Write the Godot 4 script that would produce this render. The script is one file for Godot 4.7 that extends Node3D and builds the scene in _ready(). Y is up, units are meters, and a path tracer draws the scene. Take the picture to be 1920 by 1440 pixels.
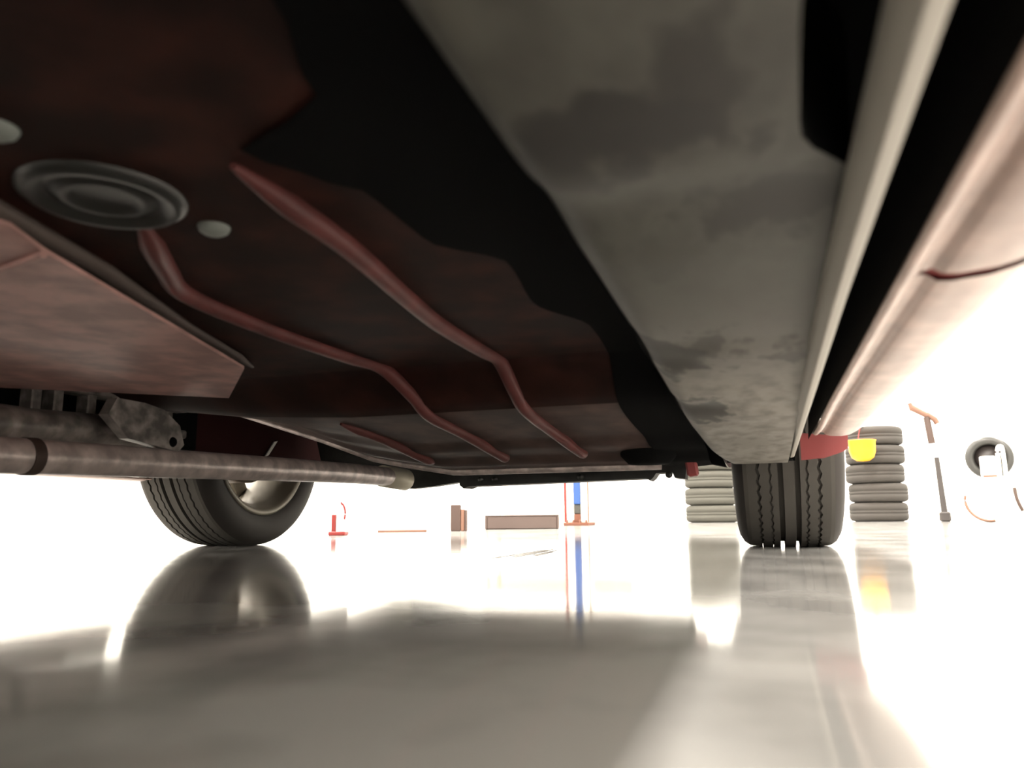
extends Node3D
# A garage seen from the floor beneath a parked red car. The car's length runs along -Z (its tail away from the camera).
# Points are written V(right, up, forward).

var M := {}
var counts := {}

func _ready():
	# ---- camera -------------------------------------------------------------
	var cam := Camera3D.new()
	cam.name = "camera"
	cam.rotation_degrees = Vector3(9.903, 17.961, -0.573)
	cam.position = Vector3(0, 0.07, 0)
	cam.near = 0.01
	cam.far = 60.0
	var lens := CameraAttributesPhysical.new()
	lens.frustum_focal_length = 26.0
	lens.frustum_focus_distance = 2.3
	lens.exposure_aperture = 6.0
	cam.attributes = lens
	cam.fov = 53.0665
	add_child(cam)
	cam.fov = 53.0665
	cam.current = true
	# ---- sky (outside the closed room) and exposure -------------------------
	var env := Environment.new()
	env.background_mode = Environment.BG_COLOR
	env.background_color = Color(0.75, 0.78, 0.8)
	env.tonemap_mode = Environment.TONE_MAPPER_LINEAR
	env.tonemap_exposure = 1.5
	env.ssao_enabled = true
	env.ssil_enabled = true
	env.sdfgi_enabled = true
	var we := WorldEnvironment.new()
	we.name = "environment"
	we.environment = env
	add_child(we)
	materials()
	# ---- ceiling lamps, unseen, added to light the room ------------------------------------------------------
	for ix in 4:
		for iz in 4:
			added_ceiling_lamp(-7.0 + ix * 3.7, -4.0 + iz * 4.1, ["leftmost", "second from the left", "second from the right", "rightmost"][ix], ["behind the camera", "over the camera", "over the rear of the car", "nearest the far wall"][iz])
	room()
	car()
	background()

# ============================ helpers ========================================
func V(x: float, y: float, f: float) -> Vector3:
	return Vector3(x, y, -f)

func numbered(n: String) -> String:
	if not counts.has(n):
		counts[n] = 0
		return n
	counts[n] += 1
	return "%s_%03d" % [n, counts[n]]

func thing(called: String, label: String, category: String, at := Vector3.ZERO, group := "") -> Node3D:
	var o := Node3D.new()
	o.name = numbered(called)
	add_child(o)
	o.position = at
	o.set_meta("label", label)
	o.set_meta("category", category)
	if group != "":
		o.set_meta("group", group)
	return o

func obj(called: String, st: SurfaceTool, mat: Material, parent: Node = self) -> MeshInstance3D:
	st.generate_normals()
	var o := MeshInstance3D.new()
	o.mesh = st.commit()
	o.name = numbered(called) if parent == self else called
	o.material_override = mat
	parent.add_child(o, true)
	return o

func same(called: String, src: MeshInstance3D, at: Vector3, parent: Node) -> MeshInstance3D:
	var o := MeshInstance3D.new()
	o.mesh = src.mesh
	o.material_override = src.material_override
	o.name = called
	o.position = at
	parent.add_child(o, true)
	return o

func struct(called: String, st: SurfaceTool, mat: Material, label: String, parent: Node = self) -> MeshInstance3D:
	var o := obj(called, st, mat, parent)
	o.set_meta("kind", "structure")
	o.set_meta("label", label)
	return o

func mb() -> SurfaceTool:
	var st := SurfaceTool.new()
	st.begin(Mesh.PRIMITIVE_TRIANGLES)
	return st

func vert(st: SurfaceTool, p: Vector3, uv := Vector2.ZERO):
	st.set_uv(uv)
	st.add_vertex(p)

func tri(st: SurfaceTool, a: Vector3, b: Vector3, c: Vector3):
	vert(st, a); vert(st, b); vert(st, c)

func quad(st: SurfaceTool, a: Vector3, b: Vector3, c: Vector3, d: Vector3):
	tri(st, a, b, c); tri(st, a, c, d)

# chamfered box: centre, size, chamfer
func box(st: SurfaceTool, c: Vector3, s: Vector3, ch := 0.0, rot := Basis.IDENTITY):
	st.set_smooth_group(-1)
	var h := s * 0.5
	if ch <= 0.0:
		ch = minf(h.x, minf(h.y, h.z)) * 0.04
	ch = minf(ch, minf(h.x, minf(h.y, h.z)) * 0.95)
	var P := func(sx: float, sy: float, sz: float, ax: int) -> Vector3:
		var v := Vector3(sx * (h.x - (0.0 if ax == 0 else ch)), sy * (h.y - (0.0 if ax == 1 else ch)), sz * (h.z - (0.0 if ax == 2 else ch)))
		return c + rot * v
	for sg in [-1.0, 1.0]:
		face(st, [P.call(sg, -1.0, -1.0, 0), P.call(sg, 1.0, -1.0, 0), P.call(sg, 1.0, 1.0, 0), P.call(sg, -1.0, 1.0, 0)], c)
		face(st, [P.call(-1.0, sg, -1.0, 1), P.call(1.0, sg, -1.0, 1), P.call(1.0, sg, 1.0, 1), P.call(-1.0, sg, 1.0, 1)], c)
		face(st, [P.call(-1.0, -1.0, sg, 2), P.call(1.0, -1.0, sg, 2), P.call(1.0, 1.0, sg, 2), P.call(-1.0, 1.0, sg, 2)], c)
		for s2 in [-1.0, 1.0]:
			face(st, [P.call(sg, s2, -1.0, 0), P.call(sg, s2, 1.0, 0), P.call(sg, s2, 1.0, 1), P.call(sg, s2, -1.0, 1)], c)
			face(st, [P.call(sg, -1.0, s2, 0), P.call(sg, 1.0, s2, 0), P.call(sg, 1.0, s2, 2), P.call(sg, -1.0, s2, 2)], c)
			face(st, [P.call(-1.0, sg, s2, 1), P.call(1.0, sg, s2, 1), P.call(1.0, sg, s2, 2), P.call(-1.0, sg, s2, 2)], c)
			for s3 in [-1.0, 1.0]:
				face(st, [P.call(sg, s2, s3, 0), P.call(sg, s2, s3, 1), P.call(sg, s2, s3, 2)], c)

# a convex face turned outwards from a centre (Godot's front faces run clockwise)
func face(st: SurfaceTool, p: Array, c: Vector3):
	var n: Vector3 = (p[1] - p[0]).cross(p[2] - p[0])
	if n.dot(p[0] + p[2] - 2.0 * c) > 0.0:
		p.reverse()
	for i in range(1, p.size() - 1):
		tri(st, p[0], p[i], p[i + 1])

# surface from a function of (u, v)
func grid(st: SurfaceTool, f: Callable, nu: int, nv: int, flip := false, group := 1):
	st.set_smooth_group(group)
	var pts := []
	for i in nu + 1:
		var row := []
		for j in nv + 1:
			row.append(f.call(float(i) / nu, float(j) / nv))
		pts.append(row)
	for i in nu:
		for j in nv:
			var q := [Vector2(i, j), Vector2(i + 1, j), Vector2(i + 1, j + 1), Vector2(i, j + 1)]
			if flip:
				q.reverse()
			for k in [0, 1, 2, 0, 2, 3]:
				var w: Vector2 = q[k]
				vert(st, pts[int(w.x)][int(w.y)], Vector2(w.x / nu, w.y / nv))

# revolved profile: points (radius, along); axis basis: its y column is the axis
func lathe(st: SurfaceTool, prof: Array, n: int, basis := Basis.IDENTITY, at := Vector3.ZERO, a0 := 0.0, a1 := TAU, hard := false):
	for k in prof.size() - 1:
		st.set_smooth_group(2 + k % 29 if hard else 1)
		for i in n:
			var t0 := a0 + (a1 - a0) * i / n
			var t1 := a0 + (a1 - a0) * (i + 1) / n
			var p := func(q: Vector2, t: float) -> Vector3:
				return at + basis * Vector3(q.x * cos(t), q.y, q.x * sin(t))
			var a: Vector3 = p.call(prof[k], t0)
			var b: Vector3 = p.call(prof[k], t1)
			var c: Vector3 = p.call(prof[k + 1], t1)
			var d: Vector3 = p.call(prof[k + 1], t0)
			if prof[k].x > 1e-6:
				tri(st, a, c, b)
			if prof[k + 1].x > 1e-6:
				tri(st, a, d, c)

# swept round bar through points; flat scales the section upwards
func tube(st: SurfaceTool, path: Array, r, n := 14, caps := true, flat := 1.0):
	st.set_smooth_group(1)
	var rings := []
	for i in path.size():
		var d: Vector3 = (path[mini(i + 1, path.size() - 1)] - path[maxi(i - 1, 0)]).normalized()
		var side := d.cross(Vector3.UP)
		if side.length() < 0.05:
			side = d.cross(Vector3.RIGHT)
		side = side.normalized()
		var up := side.cross(d).normalized()
		var rr: float = r[i] if r is Array else r
		var ring := []
		for k in n:
			var a := TAU * k / n
			ring.append(path[i] + side * cos(a) * rr + up * sin(a) * rr * flat)
		rings.append(ring)
	for i in path.size() - 1:
		for k in n:
			var k2 := (k + 1) % n
			quad(st, rings[i][k], rings[i + 1][k], rings[i + 1][k2], rings[i][k2])
	if caps:
		st.set_smooth_group(-1)
		for e in [0, path.size() - 1]:
			for k in range(1, n - 1):
				if e == 0:
					tri(st, rings[e][0], rings[e][k], rings[e][k + 1])
				else:
					tri(st, rings[e][0], rings[e][k + 1], rings[e][k])

func smooth_path(pts: Array, per := 6) -> Array:
	var out := []
	for i in pts.size() - 1:
		var p0: Vector3 = pts[maxi(i - 1, 0)]
		var p1: Vector3 = pts[i]
		var p2: Vector3 = pts[i + 1]
		var p3: Vector3 = pts[mini(i + 2, pts.size() - 1)]
		for k in per:
			out.append(p1.cubic_interpolate(p2, p0, p3, float(k) / per))
	out.append(pts[-1])
	return out

# outline (x, y) given thickness; place maps Vector3(x, y, depth) into the scene
func slab(st: SurfaceTool, poly: PackedVector2Array, depth: float, place: Callable):
	st.set_smooth_group(-1)
	var idx := Geometry2D.triangulate_polygon(poly)
	for i in range(0, idx.size(), 3):
		var a := poly[idx[i]]
		var b := poly[idx[i + 1]]
		var c := poly[idx[i + 2]]
		tri(st, place.call(Vector3(a.x, a.y, 0)), place.call(Vector3(b.x, b.y, 0)), place.call(Vector3(c.x, c.y, 0)))
		tri(st, place.call(Vector3(a.x, a.y, depth)), place.call(Vector3(c.x, c.y, depth)), place.call(Vector3(b.x, b.y, depth)))
	for i in poly.size():
		var a := poly[i]
		var b := poly[(i + 1) % poly.size()]
		quad(st, place.call(Vector3(a.x, a.y, 0)), place.call(Vector3(a.x, a.y, depth)), place.call(Vector3(b.x, b.y, depth)), place.call(Vector3(b.x, b.y, 0)))

# piecewise linear / smooth lookup: [[x, y], ...]
func along(tab: Array, x: float, soft := false) -> float:
	if x <= tab[0][0]:
		return tab[0][1]
	for i in tab.size() - 1:
		if x <= tab[i + 1][0]:
			var t: float = (x - tab[i][0]) / (tab[i + 1][0] - tab[i][0])
			if soft:
				t = t * t * (3.0 - 2.0 * t)
			return lerpf(tab[i][1], tab[i + 1][1], t)
	return tab[-1][1]

# ============================ materials ======================================
func mat(called: String, col: Color, rough := 0.6, metal := 0.0, spec := 0.5) -> StandardMaterial3D:
	var m := StandardMaterial3D.new()
	m.resource_name = called
	m.albedo_color = col
	m.roughness = rough
	m.metallic = metal
	m.metallic_specular = spec
	m.cull_mode = BaseMaterial3D.CULL_DISABLED
	M[called] = m
	return m

func noise_tex(lo: Color, hi: Color, freq: float, seed_: int, size := 512, octaves := 5) -> NoiseTexture2D:
	var n := FastNoiseLite.new()
	n.seed = seed_
	n.frequency = freq
	n.fractal_octaves = octaves
	var g := Gradient.new()
	g.set_color(0, lo)
	g.set_color(1, hi)
	g.set_offset(0, 0.25)
	g.set_offset(1, 0.75)
	var t := NoiseTexture2D.new()
	t.width = size
	t.height = size
	t.seamless = true
	t.noise = n
	t.color_ramp = g
	return t

func mottle(m: StandardMaterial3D, lo: float, hi: float, freq: float, seed_: int, scale_: float):
	m.albedo_texture = noise_tex(Color(lo, lo, lo), Color(hi, hi, hi), freq, seed_)
	m.uv1_triplanar = true
	m.uv1_world_triplanar = true
	m.uv1_scale = Vector3.ONE * scale_

func materials():
	mat("wall_white", Color(0.92, 0.92, 0.905), 0.7)
	mat("ceiling_white", Color(0.92, 0.92, 0.9), 0.8)
	mat("skirting", Color(0.85, 0.83, 0.8), 0.5)
	var f := mat("floor_polished", Color(0.75, 0.745, 0.735), 0.085, 0.0, 0.5)
	mottle(f, 0.80, 1.0, 0.01, 4, 0.8)
	var fn := FastNoiseLite.new()
	fn.seed = 9
	fn.frequency = 0.012
	fn.fractal_octaves = 3
	var nt := NoiseTexture2D.new()
	nt.width = 512
	nt.height = 512
	nt.seamless = true
	nt.as_normal_map = true
	nt.bump_strength = 1.0
	nt.noise = fn
	f.normal_enabled = true
	f.normal_texture = nt
	f.normal_scale = 0.05
	mat("scuff", Color(0.20, 0.19, 0.17), 0.95, 0.0, 0.1)
	mat("red_paint", Color(0.56, 0.11, 0.10), 0.3)
	M.red_paint.clearcoat_enabled = true
	M.red_paint.clearcoat = 0.6
	mottle(mat("pan_red", Color(0.225, 0.115, 0.09), 0.65, 0.0, 0.3), 0.6, 1.0, 0.012, 2, 1.6)
	mottle(mat("pan_grey", Color(0.36, 0.275, 0.25), 0.6, 0.0, 0.4), 0.7, 1.0, 0.012, 12, 1.6)
	mottle(mat("rib_red", Color(0.43, 0.235, 0.225), 0.5, 0.0, 0.4), 0.8, 1.0, 0.012, 3, 2.0)
	mottle(mat("plate_pink", Color(0.83, 0.65, 0.62), 0.45), 0.8, 1.0, 0.012, 5, 2.0)
	mat("maroon", Color(0.22, 0.12, 0.12), 0.85, 0.0, 0.15)
	mat("arch_red", Color(0.50, 0.19, 0.19), 0.55)
	mat("underseal_shade_black", Color(0.045, 0.045, 0.045), 0.9, 0.0, 0.2)  # black underseal, also used as painted shade in the gap by the rail
	mat("rubber_black", Color(0.16, 0.16, 0.152), 0.4)
	mottle(mat("dark_plastic", Color(0.12, 0.12, 0.115), 0.6), 0.7, 1.0, 0.02, 8, 3.0)
	mottle(mat("steel_grey", Color(0.62, 0.59, 0.57), 0.45, 0.3), 0.6, 1.0, 0.015, 6, 3.0)
	mottle(mat("pipe_grey", Color(0.84, 0.78, 0.76), 0.36, 0.2), 0.75, 1.0, 0.015, 7, 3.0)
	mat("edge_brown", Color(0.33, 0.29, 0.27), 0.6)
	mat("pipe_tip", Color(0.88, 0.85, 0.77), 0.45, 0.2)
	mat("flange_grey", Color(0.63, 0.61, 0.57), 0.55)
	mat("clip_grey", Color(0.5, 0.52, 0.5), 0.5)
	mottle(mat("rocker_cream", Color(0.72, 0.62, 0.575), 0.4), 0.85, 1.0, 0.01, 11, 3.0)
	mat("glass_dark", Color(0.04, 0.05, 0.05), 0.05)
	mat("tyre", Color(0.17, 0.155, 0.145), 0.7, 0.0, 0.4)
	mat("tread", Color(0.285, 0.275, 0.26), 0.85, 0.0, 0.3)
	mat("rim_silver", Color(0.50, 0.475, 0.43), 0.5, 0.2)
	mat("drum_rust", Color(0.33, 0.27, 0.22), 0.6, 0.2)
	mat("blue", Color(0.09, 0.24, 0.46), 0.45)
	mat("red", Color(0.45, 0.09, 0.075), 0.45)
	mat("white_enamel", Color(0.92, 0.91, 0.88), 0.4)
	mat("rust_orange", Color(0.36, 0.20, 0.13), 0.7)
	mat("tan", Color(0.42, 0.30, 0.24), 0.6)
	mat("brown", Color(0.24, 0.18, 0.155), 0.7)
	mat("board_brown", Color(0.27, 0.22, 0.20), 0.6)
	mat("yellow", Color(0.85, 0.60, 0.05), 0.45)
	mat("dark_grey", Color(0.17, 0.15, 0.145), 0.5)
	mat("stack_tyre", Color(0.20, 0.185, 0.17), 0.8)
	mat("stack_tyre_grey", Color(0.255, 0.25, 0.225), 0.8)
	mat("bench_wood", Color(0.45, 0.33, 0.24), 0.6)
	var e := mat("lamp_glow", Color(1, 1, 1), 0.5)
	e.emission_enabled = true
	e.emission = Color(1.0, 0.96, 0.9)
	e.emission_energy_multiplier = 3.0
	# underseal on the frame rail: grey with dirt blotches, and light falloff painted along it
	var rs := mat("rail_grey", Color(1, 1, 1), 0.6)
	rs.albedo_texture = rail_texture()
	# rocker stains keep to the plain mottling above

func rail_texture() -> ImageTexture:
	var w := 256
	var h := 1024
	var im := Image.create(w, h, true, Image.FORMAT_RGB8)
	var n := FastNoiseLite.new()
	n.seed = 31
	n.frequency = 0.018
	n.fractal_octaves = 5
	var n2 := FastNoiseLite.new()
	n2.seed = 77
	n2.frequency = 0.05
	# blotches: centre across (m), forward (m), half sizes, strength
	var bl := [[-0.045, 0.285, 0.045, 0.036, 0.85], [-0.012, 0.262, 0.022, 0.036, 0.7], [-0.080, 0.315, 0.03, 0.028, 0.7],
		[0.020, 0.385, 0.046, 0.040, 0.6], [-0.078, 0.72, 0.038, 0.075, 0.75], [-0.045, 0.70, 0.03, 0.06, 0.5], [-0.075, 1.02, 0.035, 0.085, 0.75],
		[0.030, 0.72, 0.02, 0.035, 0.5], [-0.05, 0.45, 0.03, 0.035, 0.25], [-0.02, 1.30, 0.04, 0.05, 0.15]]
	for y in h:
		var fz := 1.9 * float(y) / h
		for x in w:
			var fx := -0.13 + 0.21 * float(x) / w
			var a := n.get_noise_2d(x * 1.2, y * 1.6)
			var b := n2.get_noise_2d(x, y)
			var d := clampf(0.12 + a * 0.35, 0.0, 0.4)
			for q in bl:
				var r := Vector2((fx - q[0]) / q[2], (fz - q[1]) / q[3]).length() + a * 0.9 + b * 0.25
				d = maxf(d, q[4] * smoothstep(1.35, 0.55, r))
			var c := Color(0.275, 0.27, 0.243).lerp(Color(0.52, 0.50, 0.468), smoothstep(0.42, 0.95, fz + a * 0.15)).lerp(Color(0.085, 0.072, 0.055), clampf(d, 0.0, 1.0))  # dim near end and lighter far end put light falloff into the colour
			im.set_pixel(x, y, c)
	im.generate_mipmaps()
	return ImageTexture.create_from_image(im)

# ============================ room ===========================================
func room():
	var x0 := -9.5
	var x1 := 6.5
	var f0 := -6.5
	var f1 := 10.6
	var h := 4.6
	var cx := (x0 + x1) / 2
	var cf := (f0 + f1) / 2
	var st := mb()
	box(st, V(cx, -0.1, cf), Vector3(x1 - x0 + 0.6, 0.2, f1 - f0 + 0.6), 0.002)
	var floor_ := struct("floor", st, M.floor_polished, "polished light grey garage floor")
	st = mb(); box(st, V(cx, h + 0.1, cf), Vector3(x1 - x0 + 0.6, 0.2, f1 - f0 + 0.6), 0.002)
	struct("ceiling", st, M.ceiling_white, "white garage ceiling")
	st = mb(); box(st, V(cx, h / 2, f1 + 0.12), Vector3(x1 - x0 + 0.48, h, 0.24), 0.002)
	struct("wall_back", st, M.wall_white, "white far wall of the garage")
	st = mb(); box(st, V(cx, h / 2, f0 - 0.12), Vector3(x1 - x0 + 0.48, h, 0.24), 0.002)
	struct("wall_front", st, M.wall_white, "white wall behind the camera")
	st = mb(); box(st, V(x0 - 0.12, h / 2, cf), Vector3(0.24, h, f1 - f0), 0.002)
	struct("wall_left", st, M.wall_white, "white wall left of the car")
	st = mb(); box(st, V(x1 + 0.12, h / 2, cf), Vector3(0.24, h, f1 - f0), 0.002)
	struct("wall_right", st, M.wall_white, "white wall right of the car")
	st = mb(); box(st, V(cx, 0.04, f1 - 0.006), Vector3(x1 - x0, 0.08, 0.012), 0.002)
	struct("baseboard_back", st, M.skirting, "pale skirting along the far wall")
	# dark tread prints left on the floor under the car
	for k in 5:
		st = mb()
		box(st, V(-0.47 + k * 0.012, 0.0002, 1.50 + 0.05 * (k % 2)), Vector3(0.003, 0.0004, 0.36 - 0.05 * k), 0.0001, Basis(Vector3.UP, 0.015 * k))
		obj("scuff", st, M.scuff, floor_)

func added_ceiling_lamp(x: float, f: float, col: String, row: String):
	var t := thing("added_ceiling_lamp", "added unseen white ceiling light panel, %s, row %s" % [col, row], "ceiling lamp", V(x, 4.6, f), "added ceiling light panels")
	var st := mb()
	box(st, Vector3(0, -0.03, 0), Vector3(0.44, 0.06, 1.44), 0.006)
	obj("housing", st, M.white_enamel, t)
	st = mb()
	box(st, Vector3(0, -0.064, 0), Vector3(0.38, 0.008, 1.38), 0.002)
	obj("diffuser", st, M.lamp_glow, t)
	var l := AreaLight3D.new()
	l.name = "light"
	l.area_size = Vector2(0.38, 1.38)
	l.light_color = Color(1.0, 0.97, 0.93)
	l.light_energy = 28.0
	l.area_range = 40.0
	l.area_attenuation = 2.0
	l.shadow_enabled = true
	l.position = Vector3(0, -0.075, 0)
	l.rotation_degrees = Vector3(-90, 0, 0)
	t.add_child(l)

# ============================ car ============================================
const AXLE_REAR := 1.955
const AXLE_FRONT := -0.68
const WHEEL_R := 0.31
const XR := 0.048
const XL := -1.512

func pan_base(f: float) -> float:
	return along([[1.05, 0.297], [1.12, 0.250], [1.16, 0.241], [1.38, 0.216], [1.43, 0.202], [1.50, 0.196], [1.54, 0.181], [1.62, 0.176]], f)

func pan_rise(x: float) -> float:
	return along([[-1.36, 0.20], [-1.154, 0.135], [-1.0, 0.086], [-0.86, 0.036], [-0.777, 0.020], [-0.66, 0.0]], x)

func pan_h(x: float, f: float) -> float:
	var w := clampf((f - 1.05) / 0.35, 0.0, 1.0)
	var y := pan_base(f) + pan_rise(x) * w
	if f < 1.3:
		y = minf(y, 0.297 + 0.1 * w)
	return y

func rail_h(f: float) -> float:
	return along([[0.31, 0.219], [0.37, 0.226], [0.46, 0.222], [0.66, 0.219], [0.72, 0.213], [0.80, 0.212], [0.98, 0.205], [1.05, 0.198], [1.60, 0.172]], f, true)

func car():
	var t := thing("car", "red car with dusty underbody parked right over the camera", "car", V(-0.73, 0, 0.6))
	var off := -t.position      # parts are given in room places, then moved by the base
	var st: SurfaceTool
	var P := []
	# ---- floor pan with step and curved rear edge
	st = mb()
	grid(st, func(u, v):
		var x := lerpf(-1.32, -0.17, u)
		var f := lerpf(-0.5, 1.155, v)
		return V(x, pan_h(x, f), f) + off, 56, 90)
	var pan := obj("floor_pan", st, M.pan_red, t)
	pan.set_meta("label", "dark red floor pan stepping down to the rear")
	st = mb()
	grid(st, func(u, v):
		var x := lerpf(-1.32, -0.17, u)
		var f := lerpf(1.155, 1.62, v)
		return V(x, pan_h(x, f), f) + off, 56, 40)
	grid(st, func(u, v):
		var x := lerpf(-1.32, -0.17, u)
		return V(x, lerpf(pan_h(x, 1.62), 0.42, v), 1.62 + 0.01 * v) + off, 56, 4, false, 2)
	var pan2 := obj("rear_floor_panel", st, M.pan_grey, t)  # greyer tone, also lightened to put far bounce light into the colour
	pan2.set_meta("label", "greyer lower floor panel at the tail, bounce light painted in")
	# ribs
	for path in [[[-0.312, 0.385], [-0.316, 0.526], [-0.336, 0.68], [-0.349, 0.80], [-0.352, 0.95], [-0.353, 1.03], [-0.353, 1.10], [-0.353, 1.16], [-0.352, 1.30], [-0.338, 1.45], [-0.335, 1.50]],
		[[-0.438, 0.44], [-0.50, 0.535], [-0.538, 0.61], [-0.548, 0.77], [-0.541, 0.93], [-0.536, 1.02], [-0.522, 1.10], [-0.520, 1.16], [-0.515, 1.30], [-0.503, 1.46], [-0.500, 1.51]],
		[[-0.71, 1.20], [-0.695, 1.32], [-0.68, 1.46], [-0.67, 1.52]]]:
		P = []
		for q in path:
			P.append(V(q[0], pan_h(q[0], q[1]) - 0.002, q[1]) + off)
		P = smooth_path(P, 6)
		var rr := []
		for i in P.size():
			rr.append(0.0105 * clampf(minf(i + 1, P.size() - i) / 4.0, 0.15, 1.0))
		st = mb(); tube(st, P, rr, 12)
		obj("floor_rib", st, M.rib_red, t)
	# pale welded lip of the stepped pan
	P = []
	for i in 41:
		var x := lerpf(-1.30, -0.20, i / 40.0)
		P.append(V(x, pan_h(x, 1.60) - 0.003, 1.612) + off)
	st = mb(); tube(st, P, 0.009, 10)
	obj("pan_lip", st, M.pipe_grey, t)
	# round rubber bung with rings, and two pale clips
	st = mb()
	lathe(st, [Vector2(0, -0.001), Vector2(0.020, -0.001), Vector2(0.024, -0.004), Vector2(0.029, -0.004), Vector2(0.033, -0.001), Vector2(0.040, -0.001), Vector2(0.044, -0.006), Vector2(0.050, -0.006), Vector2(0.055, -0.002), Vector2(0.056, 0.004)], 40, Basis.IDENTITY, V(-0.430, 0.297, 0.398) + off)
	var bung := obj("rubber_bung", st, M.rubber_black, t)
	bung.set_meta("label", "round black rubber bung in the floor pan")
	for c in [[-0.397, 0.472], [-0.412, 0.302], [-0.47, 0.30]]:
		st = mb()
		lathe(st, [Vector2(0, -0.006), Vector2(0.007, -0.0055), Vector2(0.011, -0.003), Vector2(0.0125, 0.0), Vector2(0.0125, 0.003)], 20, Basis.IDENTITY, V(c[0], 0.296, c[1]) + off)
		obj("clip", st, M.clip_grey, t)
	# shade of the pan-to-rail gap, painted as a black sheet under the pan
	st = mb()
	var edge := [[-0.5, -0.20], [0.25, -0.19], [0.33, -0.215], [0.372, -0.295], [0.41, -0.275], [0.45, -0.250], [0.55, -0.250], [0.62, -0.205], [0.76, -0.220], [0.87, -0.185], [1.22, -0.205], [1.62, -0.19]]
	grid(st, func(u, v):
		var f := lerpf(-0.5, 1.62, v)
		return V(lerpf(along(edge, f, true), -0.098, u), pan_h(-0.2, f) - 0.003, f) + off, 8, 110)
	obj("channel_shade", st, M.underseal_shade_black, t)
	# ---- frame rail (grey, dirty) over the camera
	var left_edge := [[0.1, -0.099], [1.0, -0.102], [1.2, -0.100], [1.42, -0.090], [1.60, -0.068]]
	var right_edge := [[0.1, 0.018], [0.24, 0.0195], [0.305, 0.022], [0.315, 0.025], [0.365, 0.050], [0.5, 0.050], [1.6, 0.046]]
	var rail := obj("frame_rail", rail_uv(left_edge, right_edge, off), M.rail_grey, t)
	rail.set_meta("label", "broad grey underbody rail with dirt blotches and painted light falloff")
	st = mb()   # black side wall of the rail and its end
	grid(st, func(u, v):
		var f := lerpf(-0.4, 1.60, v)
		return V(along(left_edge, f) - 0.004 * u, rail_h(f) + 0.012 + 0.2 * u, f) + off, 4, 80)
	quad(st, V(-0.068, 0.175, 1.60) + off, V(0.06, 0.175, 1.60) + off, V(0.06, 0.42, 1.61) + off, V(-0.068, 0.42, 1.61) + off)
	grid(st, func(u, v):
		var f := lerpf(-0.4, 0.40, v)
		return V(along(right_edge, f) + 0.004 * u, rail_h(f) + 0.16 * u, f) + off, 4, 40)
	obj("rail_side", st, M.underseal_shade_black, t)
	# ---- sill flange
	st = mb()
	var prof := [Vector2(0.0430, 0.222), Vector2(0.0438, 0.213), Vector2(0.0480, 0.2040), Vector2(0.0487, 0.2030), Vector2(0.0550, 0.2040), Vector2(0.0562, 0.2055), Vector2(0.0570, 0.24)]
	grid(st, func(u, v):
		var f := lerpf(-0.4, 1.62, v)
		var k: float = u * (prof.size() - 1)
		var i := mini(int(k), prof.size() - 2)
		var q: Vector2 = prof[i].lerp(prof[i + 1], k - i)
		return V(q.x + along([[0.2, 0.0], [1.6, 0.003]], f), q.y + along([[0.5, 0.0], [1.62, -0.022]], f), f) + off, 21, 40)
	var fl := obj("sill_flange", st, M.flange_grey, t)
	fl.set_meta("label", "pale seam flange running along the sill")
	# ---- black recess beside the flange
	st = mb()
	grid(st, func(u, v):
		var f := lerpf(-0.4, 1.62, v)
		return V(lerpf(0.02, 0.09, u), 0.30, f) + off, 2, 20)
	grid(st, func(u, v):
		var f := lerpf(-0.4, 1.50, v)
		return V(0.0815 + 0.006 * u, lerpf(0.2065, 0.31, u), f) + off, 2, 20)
	obj("sill_recess", st, M.underseal_shade_black, t)
	# ---- rocker cover in two lengths
	rocker(t, off, -0.4, 0.478, 0.0)
	rocker(t, off, 0.478, 1.50, 0.0)
	rocker(t, off, -0.4, 1.66, 0.022, true)
	st = mb()
	grid(st, func(u, v):
		var x := lerpf(0.090, 0.185, u)
		var f := 0.478 - 0.6 * (x - 0.09) + lerpf(-0.02, 0.02, v)
		return V(x, 0.0025 + along([[0.0835, 0.2015], [0.092, 0.2065], [0.097, 0.206], [0.101, 0.2015], [0.108, 0.1995], [0.125, 0.1985], [0.138, 0.2005], [0.15, 0.207], [0.168, 0.225], [0.185, 0.255]], x), f) + off, 20, 2)
	obj("rocker_backing", st, M.arch_red, t)
	st = mb()
	grid(st, func(u, v):
		var x := lerpf(0.068, 0.150, u)
		return V(x, lerpf(0.166 + 0.016 * u, 0.215, v) + 0.3 * maxf(x - 0.14, 0.0) + 0.01 * absf(u - 0.5), 1.53 - 0.02 * v) + off, 10, 6)
	obj("arch_lip", st, M.arch_red, t)
	# ---- left side: pink plate, slotted rail, bracket, pipe
	var pl := PackedVector2Array([Vector2(-0.500, 0.385), Vector2(-0.514, 0.425), Vector2(-0.665, 0.867), Vector2(-0.850, 1.072), Vector2(-1.102, 0.860), Vector2(-1.3, 0.70), Vector2(-1.3, 0.3), Vector2(-0.55, 0.25)])
	st = mb()
	slab(st, pl, 0.004, func(p): return V(p.x, 0.2745 + p.z + 0.012 * clampf((p.y - 0.42) * -8.0, 0.0, 1.0), p.y) + off)
	var plate := obj("shield_plate", st, M.plate_pink, t)
	plate.set_meta("label", "flat pinkish shield plate bolted under the floor")
	st = mb()
	tube(st, [V(-0.500, 0.289, 0.36) + off, V(-0.545, 0.290, 0.51) + off, V(-0.622, 0.291, 0.70) + off, V(-0.672, 0.291, 0.86) + off, V(-0.70, 0.291, 0.93) + off], [0.011, 0.011, 0.010, 0.008, 0.003], 12, true, 0.6)
	obj("edge_tube", st, M.edge_brown, t)
	st = mb()   # plate's folded seam
	tube(st, [V(-0.514, 0.273, 0.425) + off, V(-0.80, 0.273, 0.50) + off, V(-1.10, 0.273, 0.62) + off], 0.003, 8)
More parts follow.
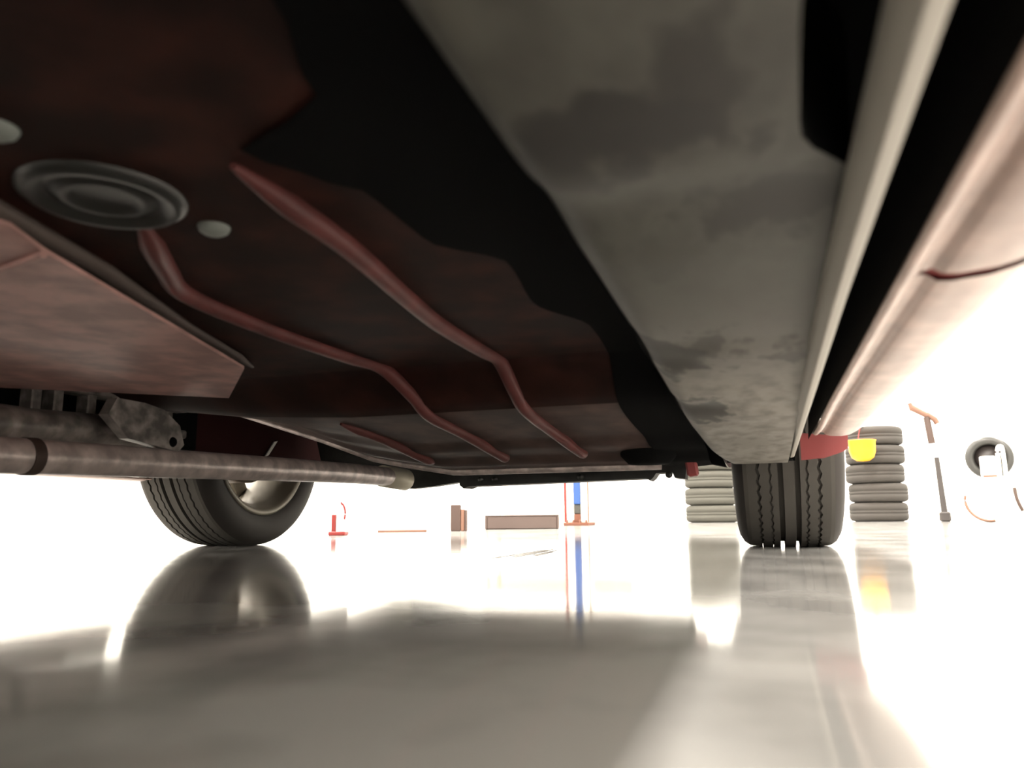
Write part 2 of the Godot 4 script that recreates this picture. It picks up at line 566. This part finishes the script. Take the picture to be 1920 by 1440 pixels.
	obj("plate_seam", st, M.plate_pink, t)
	st = mb()   # slotted sill rail
	for y in [0.240, 0.292]:
		box(st, V(-1.10, y, 0.8) + off, Vector3(0.03, 0.016, 0.9), 0.003)
	for f in [0.40, 0.5, 0.6, 0.7, 0.80, 0.912, 0.952, 1.018, 1.098, 1.2]:
		box(st, V(-1.10, 0.266, f) + off, Vector3(0.028, 0.042, 0.018), 0.002)
	obj("slotted_rail", st, M.steel_grey, t)
	st = mb()
	box(st, V(-1.20, 0.27, 0.7) + off, Vector3(0.12, 0.12, 1.3), 0.01)
	obj("sill_box", st, M.underseal_shade_black, t)
	st = mb()   # clutter above the pipe: a grey box section
	grid(st, func(u, v):
		var f := lerpf(-0.2, 1.12, v)
		var a := lerpf(-1.2, 1.3, u)
		return V(-1.075 + 0.035 * cos(a), 0.215 + 0.028 * sin(a) + 0.018 * clampf((f - 0.85) * 3.0, 0.0, 1.0), f) + off, 10, 20)
	obj("side_member", st, M.steel_grey, t)
	st = mb()   # bracket with a bolt hole
	slab(st, PackedVector2Array([Vector2(0.955, 0.240), Vector2(0.97, 0.268), Vector2(1.03, 0.268), Vector2(1.075, 0.262), Vector2(1.115, 0.238), Vector2(1.128, 0.205), Vector2(1.115, 0.192), Vector2(1.0, 0.205)]), 0.02, func(p): return V(-0.985 - p.z, p.y, p.x) + off)
	var br := obj("bracket", st, M.steel_grey, t)
	st = mb()
	lathe(st, [Vector2(0, 0.002), Vector2(0.008, 0.002), Vector2(0.009, 0.0)], 16, Basis(Vector3(0, 1, 0), Vector3(1, 0, 0), Vector3(0, 0, -1)), V(-0.985, 0.208, 1.10) + off)
	obj("bolt_hole", st, M.underseal_shade_black, br)
	st = mb()
	tube(st, smooth_path([V(-1.0, 0.148, 0.3) + off, V(-1.0, 0.163, 0.79) + off, V(-1.0, 0.175, 1.25) + off, V(-1.0, 0.186, 1.70) + off, V(-1.0, 0.188, 1.96) + off], 5), 0.0255, 24)
	var pipe := obj("exhaust_pipe", st, M.pipe_grey, t)
	pipe.set_meta("label", "dull grey exhaust pipe running to the tail")
	st = mb()
	lathe(st, [Vector2(0.024, -0.07), Vector2(0.030, -0.07), Vector2(0.031, 0.02), Vector2(0.0295, 0.022), Vector2(0.028, 0.02), Vector2(0.027, -0.03), Vector2(0.0, -0.03)], 24, Basis(Vector3(1, 0, 0), Vector3(0.30, -0.08, -0.95), Vector3(0, 1, 0)), V(-0.988, 0.184, 2.00) + off)
	obj("pipe_tip", st, M.pipe_tip, pipe)
	st = mb()
	tube(st, [V(-1.0, 0.1637, 0.825) + off, V(-1.0, 0.1645, 0.843) + off], 0.0272, 24)
	obj("pipe_clamp", st, M.brown, pipe)
	# ---- tail: dark bar, valance, inner wings
	st = mb()
	var bar := PackedVector2Array([Vector2(-0.70, 0.150), Vector2(-0.690, 0.142), Vector2(-0.675, 0.147), Vector2(-0.25, 0.155), Vector2(-0.243, 0.150), Vector2(-0.235, 0.156), Vector2(-0.228, 0.166), Vector2(-0.192, 0.167), Vector2(-0.188, 0.155), Vector2(-0.165, 0.152), Vector2(-0.160, 0.19), Vector2(-0.70, 0.176)])
	slab(st, bar, 0.06, func(p): return V(p.x, p.y, 1.74 + p.z) + off)
	var tb := obj("rear_crossbar", st, M.dark_plastic, t)
	for x in [-0.645, -0.61, -0.40, -0.20]:
		st = mb()
		lathe(st, [Vector2(0, 0.006), Vector2(0.006, 0.006), Vector2(0.008, 0.0)], 12, Basis(Vector3(1, 0, 0), Vector3(0, 0, 1), Vector3(0, -1, 0)), V(x, 0.162, 1.74) + off)
		obj("bolt", st, M.rubber_black, tb)
	st = mb()
	slab(st, PackedVector2Array([Vector2(-1.06, 0.165), Vector2(-1.0, 0.159), Vector2(-0.93, 0.164), Vector2(-0.83, 0.176), Vector2(-0.70, 0.18), Vector2(-0.2, 0.185), Vector2(-0.2, 0.42), Vector2(-1.35, 0.42), Vector2(-1.30, 0.24)]), 0.04, func(p): return V(p.x, p.y, 2.09 + p.z) + off)
	obj("rear_valance", st, M.dark_plastic, t)
	for s in [[-1.375, 0.012], [-0.085, -0.012]]:
		st = mb()
		slab(st, PackedVector2Array([Vector2(1.45, 0.30), Vector2(1.6, 0.213), Vector2(2.38, 0.213), Vector2(2.38, 0.64), Vector2(1.45, 0.64)]), s[1], func(p): return V(s[0] + p.z, p.y, p.x) + off)
		obj("inner_wing", st, M.maroon, t)
	st = mb()
	slab(st, PackedVector2Array([Vector2(1.885, 0.252), Vector2(1.90, 0.256), Vector2(1.942, 0.302), Vector2(1.925, 0.298)]), 0.004, func(p): return V(-1.362 + p.z, p.y, p.x) + off)
	obj("hole_light_patch", st, M.white_enamel, t)  # white patch painted in for bright background showing through a hole
	# suspension pieces by the right rear wheel
	st = mb()
	slab(st, PackedVector2Array([Vector2(-0.140, 0.275), Vector2(-0.118, 0.262), Vector2(-0.085, 0.205), Vector2(-0.070, 0.168), Vector2(-0.10, 0.175), Vector2(-0.135, 0.172), Vector2(-0.150, 0.21)]), 0.03, func(p): return V(p.x, p.y, 1.62 + p.z) + off)
	obj("trailing_arm", st, M.underseal_shade_black, t)
	st = mb()
	box(st, V(-0.138, 0.184, 1.585) + off, Vector3(0.022, 0.07, 0.03), 0.004, Basis(Vector3(0, 0, 1), 0.12))
	obj("red_bracket", st, M.arch_red, t)
	st = mb()
	lathe(st, [Vector2(0, -0.088), Vector2(0.04, -0.086), Vector2(0.055, -0.07), Vector2(0.060, -0.02), Vector2(0.063, 0.02), Vector2(0.068, 0.08), Vector2(0.075, 0.18)], 28, Basis.IDENTITY, V(-0.212, 0.258, 1.52) + off)
	obj("bump_stop", st, M.underseal_shade_black, t)
	# ---- closed underbody above all that, wheel houses
	st = mb()
	box(st, V(-0.73, 0.43, 0.45) + off, Vector3(1.27, 0.02, 4.2), 0.002)
	for q in [[-1.30, -1.14], [-0.22, 1.5], [2.40, 2.5]]:
		box(st, V(-1.51, 0.43, (q[0] + q[1]) / 2) + off, Vector3(0.30, 0.02, q[1] - q[0]), 0.002)
		box(st, V(0.05, 0.43, (q[0] + q[1]) / 2) + off, Vector3(0.30, 0.02, q[1] - q[0]), 0.002)
	obj("underbody", st, M.underseal_shade_black, t)
	for ax in [AXLE_REAR, AXLE_FRONT]:
		for x in [-1.52, 0.055]:
			st = mb()
			grid(st, func(u, v):
				var a: float = PI * v
				return V(x + lerpf(-0.145, 0.145, u), WHEEL_R + 0.40 * sin(a), ax + 0.43 * cos(a)) + off, 2, 32)
			obj("wheel_house", st, M.underseal_shade_black, t)
	# ---- outer body
	body(t, off)
	# ---- wheels
	var w0: MeshInstance3D = wheel(t, off)
	w0.position = V(XR, WHEEL_R - 0.003, AXLE_REAR) + off
	for q in [[XL, AXLE_REAR, PI], [XR, AXLE_FRONT, 0.0], [XL, AXLE_FRONT, PI]]:
		var w: MeshInstance3D = w0.duplicate()
		w.name = "wheel_%03d" % (int(q[1] < 0.0) + (1 if q[0] < -1 else 0) + 1)
		t.add_child(w, true)
		w.position = V(q[0], WHEEL_R - 0.003, q[1]) + off
		w.rotation.y = q[2]

# the rail again, with texture coordinates measured in metres on the part
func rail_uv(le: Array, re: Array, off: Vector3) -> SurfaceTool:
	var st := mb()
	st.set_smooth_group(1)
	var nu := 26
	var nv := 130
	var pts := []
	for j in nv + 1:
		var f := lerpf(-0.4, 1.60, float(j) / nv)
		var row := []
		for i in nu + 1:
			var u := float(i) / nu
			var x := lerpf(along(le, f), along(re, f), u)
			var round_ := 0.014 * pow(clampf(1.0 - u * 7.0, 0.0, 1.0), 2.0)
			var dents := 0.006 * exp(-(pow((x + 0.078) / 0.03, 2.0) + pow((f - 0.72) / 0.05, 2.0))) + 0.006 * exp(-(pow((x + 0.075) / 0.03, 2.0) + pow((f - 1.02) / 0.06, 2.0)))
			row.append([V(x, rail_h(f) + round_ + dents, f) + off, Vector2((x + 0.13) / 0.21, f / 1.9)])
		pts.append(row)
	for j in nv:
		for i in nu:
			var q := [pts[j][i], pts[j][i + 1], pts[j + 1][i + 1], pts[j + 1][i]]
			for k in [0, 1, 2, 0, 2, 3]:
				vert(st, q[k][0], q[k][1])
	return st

func rocker(t: Node3D, off: Vector3, fa: float, fb: float, drop: float, mirror := false):
	var prof := [Vector2(0.081, 0.2065), Vector2(0.0805, 0.2045), Vector2(0.0815, 0.2025), Vector2(0.0835, 0.2015), Vector2(0.087, 0.202), Vector2(0.092, 0.2065), Vector2(0.097, 0.2060), Vector2(0.101, 0.2015), Vector2(0.108, 0.1995), Vector2(0.125, 0.1985), Vector2(0.138, 0.2005), Vector2(0.150, 0.207), Vector2(0.168, 0.225), Vector2(0.185, 0.255), Vector2(0.198, 0.30)]
	var st := mb()
	grid(st, func(u, v):
		var k: float = u * (prof.size() - 1)
		var i := mini(int(k), prof.size() - 2)
		var q: Vector2 = prof[i].lerp(prof[i + 1], k - i)
		var slant := -0.6 * (q.x - 0.09)
		var gap := 0.007 * clampf((q.x - 0.088) / 0.010, 0.0, 1.0)
		var f0 := fa + (slant + gap if fa > 0.0 else 0.0)
		var f1 := fb + (slant - gap if fb < 1.0 else 0.0)
		var f := lerpf(f0, f1, v)
		var dy := along([[1.30, 0.0], [1.42, 0.004], [1.47, 0.014], [1.5, 0.04]], f)
		if mirror:
			dy = 0.0
		var x := q.x + along([[1.0, 0.0], [1.5, 0.006]], f)
		return V(-1.46 - x if mirror else x, q.y + dy - drop, f) + off, 42, 48)
	var o := obj("rocker_cover", st, M.rocker_cream, t)
	o.set_meta("label", "pale pinkish sill cover along the %s side" % ("left" if mirror else "right"))

func body(t: Node3D, off: Vector3):
	var arch := func(f: float, low: float) -> float:
		var y := low
		for ax in [AXLE_REAR, AXLE_FRONT]:
			var d: float = absf(f - ax)
			if d < 0.40:
				y = maxf(y, WHEEL_R + sqrt(0.16 - d * d))
		return y
	var low := func(f: float) -> float:
		return along([[-1.7, 0.34], [-1.1, 0.28], [-0.28, 0.27], [1.5, 0.28], [2.3, 0.28], [2.7, 0.36]], f)
	var top := func(f: float) -> float:
		return along([[-1.72, 0.60], [-1.6, 0.68], [-0.6, 0.86], [-0.2, 0.92], [2.2, 0.95], [2.6, 0.90], [2.72, 0.80]], f)
	var plan := func(f: float) -> float:   # how far the side draws in at the ends
		return along([[-1.72, 0.30], [-1.55, 0.12], [-1.2, 0.03], [-0.6, 0.0], [2.1, 0.0], [2.5, 0.06], [2.72, 0.25]], f, true)
	for s in [-1.0, 1.0]:
		var st := mb()
		grid(st, func(u, v):
			var f := lerpf(-1.72, 2.72, v)
			var y := lerpf(arch.call(f, low.call(f)), top.call(f), u)
			var bulge := 0.035 * sin(clampf((y - 0.25) / 0.75, 0.0, 1.0) * PI)
			return V(-0.73 + s * (0.925 + bulge - plan.call(f) - 0.05 * pow(u, 6.0)), y, f) + off, 14, 180)
		obj("side_panel", st, M.red_paint, t)
	var st2 := mb()   # bonnet, boot and the ends
	grid(st2, func(u, v):
		var f := lerpf(-1.72, 2.72, v)
		var a := lerpf(-1.0, 1.0, u)
		return V(-0.73 + a * (0.875 - plan.call(f)), top.call(f) + 0.03 * (1.0 - a * a), f) + off, 16, 60)
	for e in [-1.72, 2.72]:
		grid(st2, func(u, v):
			var a := lerpf(-1.0, 1.0, u)
			var wd: float = 0.925 + 0.035 * sin(clampf((lerpf(low.call(e), top.call(e), v) - 0.25) / 0.75, 0.0, 1.0) * PI) - 0.05 * pow(v, 6.0) - plan.call(e)
			return V(-0.73 + a * wd, lerpf(low.call(e), top.call(e) + 0.03 * (1.0 - a * a), v), e + signf(e) * 0.10 * (1.0 - a * a)) + off, 16, 6, false, 3)
	obj("body_top", st2, M.red_paint, t)
	st2 = mb()   # cabin glass all round
	var cabin := func(f: float) -> float:
		return along([[-0.25, 0.0], [0.45, 0.40], [0.7, 0.45], [1.3, 0.45], [1.7, 0.38], [2.25, 0.0]], f)
	for s in [-1.0, 1.0]:
		st2 = mb()
		grid(st2, func(u, v):
			var f := lerpf(-0.25, 2.25, v)
			return V(-0.73 + s * (0.86 - 0.16 * u * cabin.call(f) / 0.45), 0.92 + u * cabin.call(f), f) + off, 4, 50)
		obj("side_glass", st2, M.glass_dark, t)
	st2 = mb()
	grid(st2, func(u, v):
		var f := lerpf(-0.25, 2.25, v)
		var a := lerpf(-1.0, 1.0, u)
		return V(-0.73 + a * (0.86 - 0.16 * cabin.call(f) / 0.45), 0.93 + cabin.call(f) + 0.03 * (1.0 - a * a), f) + off, 12, 50)
	obj("roof", st2, M.red_paint, t)

# ---- wheel: the rim, with the tyre and the hub on it; the axle runs along x, the outside towards +x
func wheel(t: Node3D, _off: Vector3) -> MeshInstance3D:
	var ax := Basis(Vector3(0, 1, 0), Vector3(1, 0, 0), Vector3(0, 0, 1))
	var st := mb()
	lathe(st, [Vector2(0.218, -0.098), Vector2(0.222, -0.104), Vector2(0.214, -0.107), Vector2(0.203, -0.100), Vector2(0.200, -0.085), Vector2(0.188, -0.07), Vector2(0.182, 0.03), Vector2(0.190, 0.075), Vector2(0.205, 0.10), Vector2(0.216, 0.107), Vector2(0.222, 0.10)], 64, ax)
	# disc with five broad spokes near the outside
	lathe(st, [Vector2(0.0, 0.070), Vector2(0.065, 0.072), Vector2(0.075, 0.060)], 40, ax)
	for k in 5:
		var a := TAU * k / 5.0 + 0.3
		var d := Vector3(0, sin(a), cos(a))
		var sd := Vector3(0, cos(a), -sin(a))
		for q in [[0.0, 1.0]]:
			var r0 := 0.055
			var r1 := 0.188
			var c := Vector3(0.062, 0, 0) + d * (r0 + r1) * 0.5
			box(st, c, Vector3(0.022, r1 - r0, 0.062), 0.006, Basis(Vector3.RIGHT, d, Vector3.RIGHT.cross(d)))
	var w := obj("wheel", st, M.rim_silver, t)
	# tyre
	st = mb()
	var prof := []      # [along x, radius, zigzag amount, smooth group]
	var R := WHEEL_R
	prof.append_array([[-0.098, 0.216, 0.0], [-0.106, 0.226, 0.0], [-0.112, 0.245, 0.0], [-0.113, 0.262, 0.0], [-0.109, 0.282, 0.0], [-0.100, 0.297, 0.0], [-0.090, 0.304, 0.0], [-0.082, 0.3065, 0.0]])
	for g in [[-0.060, 0.0024, 0.007, 0.0020], [-0.036, 0.0016, 0.005, 0.0014], [-0.0155, 0.0048, 0.014, 0.0], [0.0175, 0.0048, 0.014, 0.0], [0.036, 0.0018, 0.005, 0.0018], [0.060, 0.0026, 0.007, 0.0022]]:
		var cr: float = R - 0.45 * g[0] * g[0]
		prof.append([g[0] - g[1] - 0.0005, cr, g[3]])
		prof.append([g[0] - g[1], cr - g[2], g[3]])
		prof.append([g[0] + g[1], cr - g[2], g[3]])
		prof.append([g[0] + g[1] + 0.0005, cr, g[3]])
	prof.append_array([[0.082, 0.3065, 0.0], [0.090, 0.304, 0.0], [0.100, 0.297, 0.0], [0.109, 0.282, 0.0], [0.113, 0.262, 0.0], [0.112, 0.245, 0.0], [0.106, 0.226, 0.0], [0.098, 0.216, 0.0]])
	var n := 288
	var tr := mb()
	for k in prof.size() - 1:
		var tread: bool = k >= 6 and k < prof.size() - 7
		var into := tr if tread else st
		into.set_smooth_group(1 if not tread else 2 + k)
		for i in n:
			var q := []
			for c in [[k, i], [k, i + 1], [k + 1, i + 1], [k + 1, i]]:
				var p: Array = prof[c[0]]
				var a: float = TAU * c[1] / n
				var z: float = p[2] * (absf(fposmod(a * 72.0 / TAU, 1.0) * 2.0 - 1.0) * 2.0 - 1.0)
				var y: float = p[1] * sin(a)
				q.append(Vector3(p[0] + z, maxf(y, -(R - 0.003)), p[1] * cos(a)))
			quad(into, q[0], q[1], q[2], q[3])
	obj("tyre", st, M.tyre, w)
	obj("tread", tr, M.tread, w)
	st = mb()
	lathe(st, [Vector2(0.0, -0.075), Vector2(0.05, -0.075), Vector2(0.06, -0.06), Vector2(0.115, -0.055), Vector2(0.125, -0.045), Vector2(0.125, 0.03), Vector2(0.06, 0.05), Vector2(0.0, 0.055)], 40, ax)
	obj("brake_drum", st, M.drum_rust, w)
	return w

# ============================ things behind the car ==========================
func stack_tyre(r: float, hgt: float) -> SurfaceTool:
	var st := mb()
	var h := hgt * 0.5
	lathe(st, [Vector2(r * 0.62, -h * 0.70), Vector2(r * 0.66, -h * 0.92), Vector2(r * 0.80, -h), Vector2(r * 0.93, -h * 0.90), Vector2(r * 0.985, -h * 0.72), Vector2(r, -h * 0.5), Vector2(r, -h * 0.22), Vector2(r * 0.985, -h * 0.20), Vector2(r * 0.985, -h * 0.12), Vector2(r, -h * 0.1), Vector2(r, h * 0.1), Vector2(r * 0.985, h * 0.12), Vector2(r * 0.985, h * 0.20), Vector2(r, h * 0.22), Vector2(r, h * 0.5), Vector2(r * 0.985, h * 0.72), Vector2(r * 0.93, h * 0.90), Vector2(r * 0.80, h), Vector2(r * 0.66, h * 0.92), Vector2(r * 0.62, h * 0.70), Vector2(r * 0.66, 0.0), Vector2(r * 0.62, -h * 0.70)], 48)
	return st

func background():
	var st: SurfaceTool
	var t: Node3D
	# two tyre stacks
	var place := ["bottom tyre", "second tyre from the floor", "middle tyre", "second tyre from the top", "top tyre"]
	for s in [[1.125, 8.95, 0.285, M.stack_tyre, "right of the rear wheel, under the yellow tub", "right tyre stack", 1], [-0.60, 9.30, 0.300, M.stack_tyre_grey, "left of the rear wheel", "left tyre stack", 40]]:
		var rng := RandomNumberGenerator.new()
		rng.seed = s[6]
		for k in 5:
			st = stack_tyre(s[2] * rng.randf_range(0.97, 1.02), 0.196)
			var o := obj("tyre", st, s[3])
			o.position = V(s[0] + rng.randf_range(-0.012, 0.012), 0.098 + 0.196 * k, s[1])
			o.set_meta("label", "%s of the tyre stack %s" % [place[k], "standing right of the near wheel" if s[0] > 0 else "half hidden left of the near wheel"])
			o.set_meta("category", "tyre")
			o.set_meta("group", s[5])
	# yellow tub hung on the stack
	t = thing("tub", "bright yellow rounded tub hanging against the right tyre stack", "tub", V(0.965, 0.60, 8.51))
	st = mb()
	lathe(st, [Vector2(0, 0.0), Vector2(0.06, 0.006), Vector2(0.105, 0.04), Vector2(0.125, 0.10), Vector2(0.130, 0.20), Vector2(0.136, 0.205), Vector2(0.136, 0.215), Vector2(0.124, 0.21), Vector2(0.118, 0.10), Vector2(0.06, 0.016), Vector2(0, 0.010)], 36)
	obj("bowl", st, M.yellow, t)
	st = mb()
	tube(st, smooth_path([Vector3(-0.02, 0.205, -0.132), Vector3(-0.005, 0.28, -0.155), Vector3(0.015, 0.36, -0.170), Vector3(0.018, 0.388, -0.20), Vector3(0.02, 0.386, -0.27)], 6), 0.0055, 8)
	box(st, Vector3(0.02, 0.396, -0.22), Vector3(0.05, 0.032, 0.05), 0.006)
	obj("strap", st, M.red, t)
	# lift column
	t = thing("lift_column", "white lift post with a blue front strip and rusty foot", "lift post", V(-1.650, 0, 7.10))
	st = mb()
	box(st, Vector3(-0.066, 1.45, 0.02), Vector3(0.072, 2.84, 0.16), 0.006)
	box(st, Vector3(0.066, 1.45, 0.02), Vector3(0.072, 2.84, 0.16), 0.006)
	box(st, Vector3(0, 1.45, -0.07), Vector3(0.19, 2.84, 0.03), 0.004)
	obj("post", st, M.white_enamel, t)
	st = mb()
	box(st, Vector3(0, 1.53, 0.085), Vector3(0.064, 2.68, 0.05), 0.006)
	obj("cover_strip", st, M.blue, t)
	st = mb()
	box(st, Vector3(0, 0.145, 0.085), Vector3(0.060, 0.085, 0.055), 0.008)
	obj("stop_block", st, M.rubber_black, t)
	st = mb()
	tube(st, [Vector3(-0.108, 0.03, 0.115), Vector3(-0.110, 2.8, 0.115)], 0.011, 10)
	obj("hose", st, M.red, t)
	st = mb()
	tube(st, [Vector3(0.104, 0.03, 0.105), Vector3(0.104, 2.8, 0.105)], 0.007, 10)
	obj("rod", st, M.tan, t)
	st = mb()
	box(st, Vector3(0, 0.0125, 0.02), Vector3(0.23, 0.025, 0.30), 0.004)
	box(st, Vector3(0, 0.06, 0.085), Vector3(0.06, 0.085, 0.05), 0.006)
	for x in [-0.09, -0.03, 0.03, 0.09]:
		lathe(st, [Vector2(0, 0.050), Vector2(0.009, 0.050), Vector2(0.010, 0.025)], 10, Basis.IDENTITY, Vector3(x, 0, 0.14))
	obj("base_plate", st, M.rust_orange, t)
	# long low box
	t = thing("tray", "long low dark brown tray on the floor left of the lift post", "tray", V(-1.545, 0, 4.95))
	st = mb()
	for s in [-1.0, 1.0]:
		box(st, Vector3(0.2325 * s, 0.042, 0), Vector3(0.015, 0.084, 0.24), 0.004)
		box(st, Vector3(0, 0.042, 0.1125 * s), Vector3(0.45, 0.080, 0.015), 0.004)
	box(st, Vector3(0, 0.007, 0), Vector3(0.45, 0.014, 0.21), 0.002)
	obj("body", st, M.board_brown, t)
	st = mb()
	for s in [-1.0, 1.0]:
		box(st, Vector3(0, 0.086, 0.1125 * s), Vector3(0.47, 0.008, 0.019), 0.002)
		box(st, Vector3(0.2325 * s, 0.086, 0), Vector3(0.018, 0.008, 0.20), 0.002)
	obj("rim", st, M.board_brown, t)
	t.rotation.y = 0.30
	# carton
	t = thing("carton", "small brown carton with a pale front standing left of the tray", "carton", V(-1.70, 0, 4.22))
	st = mb()
	box(st, Vector3(-0.018, 0.075, 0), Vector3(0.056, 0.15, 0.06), 0.003)
	obj("body", st, M.brown, t)
	st = mb()
	box(st, Vector3(0.022, 0.062, 0), Vector3(0.022, 0.124, 0.05), 0.003)
	obj("flap", st, M.tan, t)
	st = mb()
	box(st, Vector3(0.040, 0.060, 0), Vector3(0.013, 0.12, 0.055), 0.002)
	obj("side_panel", st, M.brown, t)
	t.rotation.y = 0.3
	# red stand
	t = thing("jack_stand", "small red jack stand on the floor right of the left rear wheel", "jack stand", V(-1.89, 0, 3.20))
	st = mb()
	box(st, Vector3(0, 0.009, 0), Vector3(0.078, 0.018, 0.078), 0.004)
	box(st, Vector3(-0.022, 0.055, 0), Vector3(0.020, 0.080, 0.02), 0.003)
	obj("base", st, M.red, t)
	st = mb()
	tube(st, smooth_path([Vector3(0.004, 0.018, 0), Vector3(0.004, 0.155, 0)], 2), 0.009, 12)
	obj("post", st, M.white_enamel, t)
	st = mb()
	tube(st, smooth_path([Vector3(0.008, 0.150, 0.004), Vector3(0.022, 0.135, 0.004), Vector3(0.030, 0.105, 0.004), Vector3(0.027, 0.072, 0.004)], 6), 0.0045, 10)
	obj("handle", st, M.red, t)
	t.rotation.y = 0.3
	# lath
	st = mb()
	box(st, Vector3(0, 0.006, 0), Vector3(0.27, 0.012, 0.02), 0.002)
	var lath := obj("lath", st, M.tan)
	lath.position = V(-1.93, 0, 3.95)
	lath.rotation.y = 0.35
	lath.set_meta("label", "thin tan wooden lath lying flat on the floor")
	lath.set_meta("category", "lath")
	# pole stand
	t = thing("pole_stand", "thin dark pole stand with a short crossarm beside the tyres", "stand", V(1.590, 0, 8.20))
	st = mb()
	box(st, Vector3(0, 0.045, 0), Vector3(0.085, 0.09, 0.085), 0.012)
	obj("foot", st, M.dark_grey, t)
	st = mb()
	tube(st, [Vector3(0.0, 0.05, 0), Vector3(-0.020, 0.60, 0)], [0.027, 0.021], 14)
	obj("pole", st, M.dark_grey, t)
	st = mb()
	tube(st, [Vector3(-0.020, 0.60, 0), Vector3(-0.048, 0.76, 0)], [0.013, 0.012], 12)
	obj("blown_out_part", st, M.white_enamel, t)  # overexposed middle of the pole, put in as white paint
	st = mb()
	tube(st, [Vector3(-0.048, 0.735, 0), Vector3(-0.070, 0.98, 0), Vector3(-0.066, 1.03, 0)], [0.030, 0.028, 0.016], 14)
	obj("grip", st, M.brown, t)
	st = mb()
	tube(st, [Vector3(-0.19, 1.085, 0), Vector3(-0.06, 1.00, 0)], [0.030, 0.026], 12)
	tube(st, [Vector3(-0.185, 1.06, 0), Vector3(-0.205, 1.13, 0)], [0.024, 0.018], 12)
	tube(st, [Vector3(-0.07, 1.02, 0), Vector3(0.0, 0.96, 0), Vector3(0.015, 0.92, 0)], [0.022, 0.026, 0.024], 12)
	obj("crossarm", st, M.tan, t)
	# white wheeled cart with a reel
	t = thing("hose_cart", "white cart with a black hose reel at the right edge", "cart", V(1.69, 0, 6.95))
	st = mb()
	for k in 3:
		P_ring(st, Vector3(0.01, 0.50, 0.0), 0.125 + 0.004 * k, 0.032, -0.05 + 0.05 * k)
	obj("reel", st, M.rubber_black, t)
	st = mb()
	lathe(st, [Vector2(0, 0.0), Vector2(0.10, 0.0), Vector2(0.105, -0.02), Vector2(0, -0.02)], 32, Basis(Vector3(1, 0, 0), Vector3(0, 0, 1), Vector3(0, -1, 0)), Vector3(0.01, 0.50, 0.03))
	obj("reel_disc", st, M.dark_grey, t)
	st = mb()
	box(st, Vector3(-0.005, 0.265, 0.10), Vector3(0.11, 0.49, 0.06), 0.01)
	box(st, Vector3(0.0, 0.40, 0.13), Vector3(0.115, 0.10, 0.02), 0.006)
	obj("box", st, M.white_enamel, t)
	st = mb()
	box(st, Vector3(0.0, 0.355, 0.142), Vector3(0.09, 0.014, 0.006), 0.002)
	obj("trim", st, M.tan, t)
	st = mb()
	tube(st, smooth_path([Vector3(0.065, 0.20, 0.12), Vector3(0.066, 0.50, 0.12), Vector3(0.072, 0.565, 0.12), Vector3(0.085, 0.58, 0.11), Vector3(0.10, 0.56, 0.10), Vector3(0.104, 0.40, 0.10), Vector3(0.104, 0.06, 0.10)], 5), 0.016, 12)
	obj("handle", st, M.white_enamel, t)
	for x in [-0.03, 0.20]:
		st = mb()
		P_ring(st, Vector3(x, 0.15, 0.17), 0.125, 0.024, 0.0)
		obj("tyre", st, M.white_enamel, t)
		st = mb()
		lathe(st, [Vector2(0, 0.008), Vector2(0.10, 0.006), Vector2(0.10, -0.006), Vector2(0, -0.008)], 28, Basis(Vector3(1, 0, 0), Vector3(0, 0, 1), Vector3(0, -1, 0)), Vector3(x, 0.15, 0.17))
		obj("wheel_disc", st, M.white_enamel, t)
	st = mb()
	tube(st, smooth_path([Vector3(0.145, 0.26, 0.20), Vector3(0.150, 0.19, 0.205), Vector3(0.165, 0.13, 0.20), Vector3(0.18, 0.09, 0.19)], 5), 0.011, 10)
	obj("hose_end", st, M.brown, t)
	st = mb()
	var arc := []
	for k in 13:
		var a := lerpf(2.9, 4.9, k / 12.0)
		arc.append(Vector3(-0.03 + 0.155 * cos(a), 0.17 + 0.155 * sin(a), 0.20))
	tube(st, arc, 0.009, 8)
	obj("ring_arc", st, M.tan, t)  # visible edge of the wheel ring, added as a tan tube
	t.rotation.y = -0.22
	# workbench by the far wall (its top shows only in the floor)
	t = thing("workbench", "plain wooden workbench against the far wall", "workbench", V(-2.55, 0, 9.9))
	st = mb()
	box(st, Vector3(0, 0.86, 0), Vector3(2.0, 0.06, 0.6), 0.006)
	obj("worktop", st, M.bench_wood, t)
	for k in 3:
		st = mb()
		box(st, Vector3(0, 0.80 - 0.065 * k, 0.27), Vector3(1.9, 0.055, 0.02), 0.004)
		obj("drawer_rail", st, M.bench_wood, t)
	for x in [-0.95, 0.95]:
		for z in [-0.25, 0.25]:
			st = mb()
			box(st, Vector3(x, 0.415, z), Vector3(0.05, 0.83, 0.05), 0.005)
			obj("leg", st, M.white_enamel, t)

func P_ring(st: SurfaceTool, c: Vector3, r: float, w: float, dz: float):
	var prof := []
	for k in 13:
		var a := TAU * k / 12.0
		prof.append(Vector2(r + w * cos(a), dz + w * sin(a)))
	lathe(st, prof, 40, Basis(Vector3(1, 0, 0), Vector3(0, 0, 1), Vector3(0, -1, 0)), c)
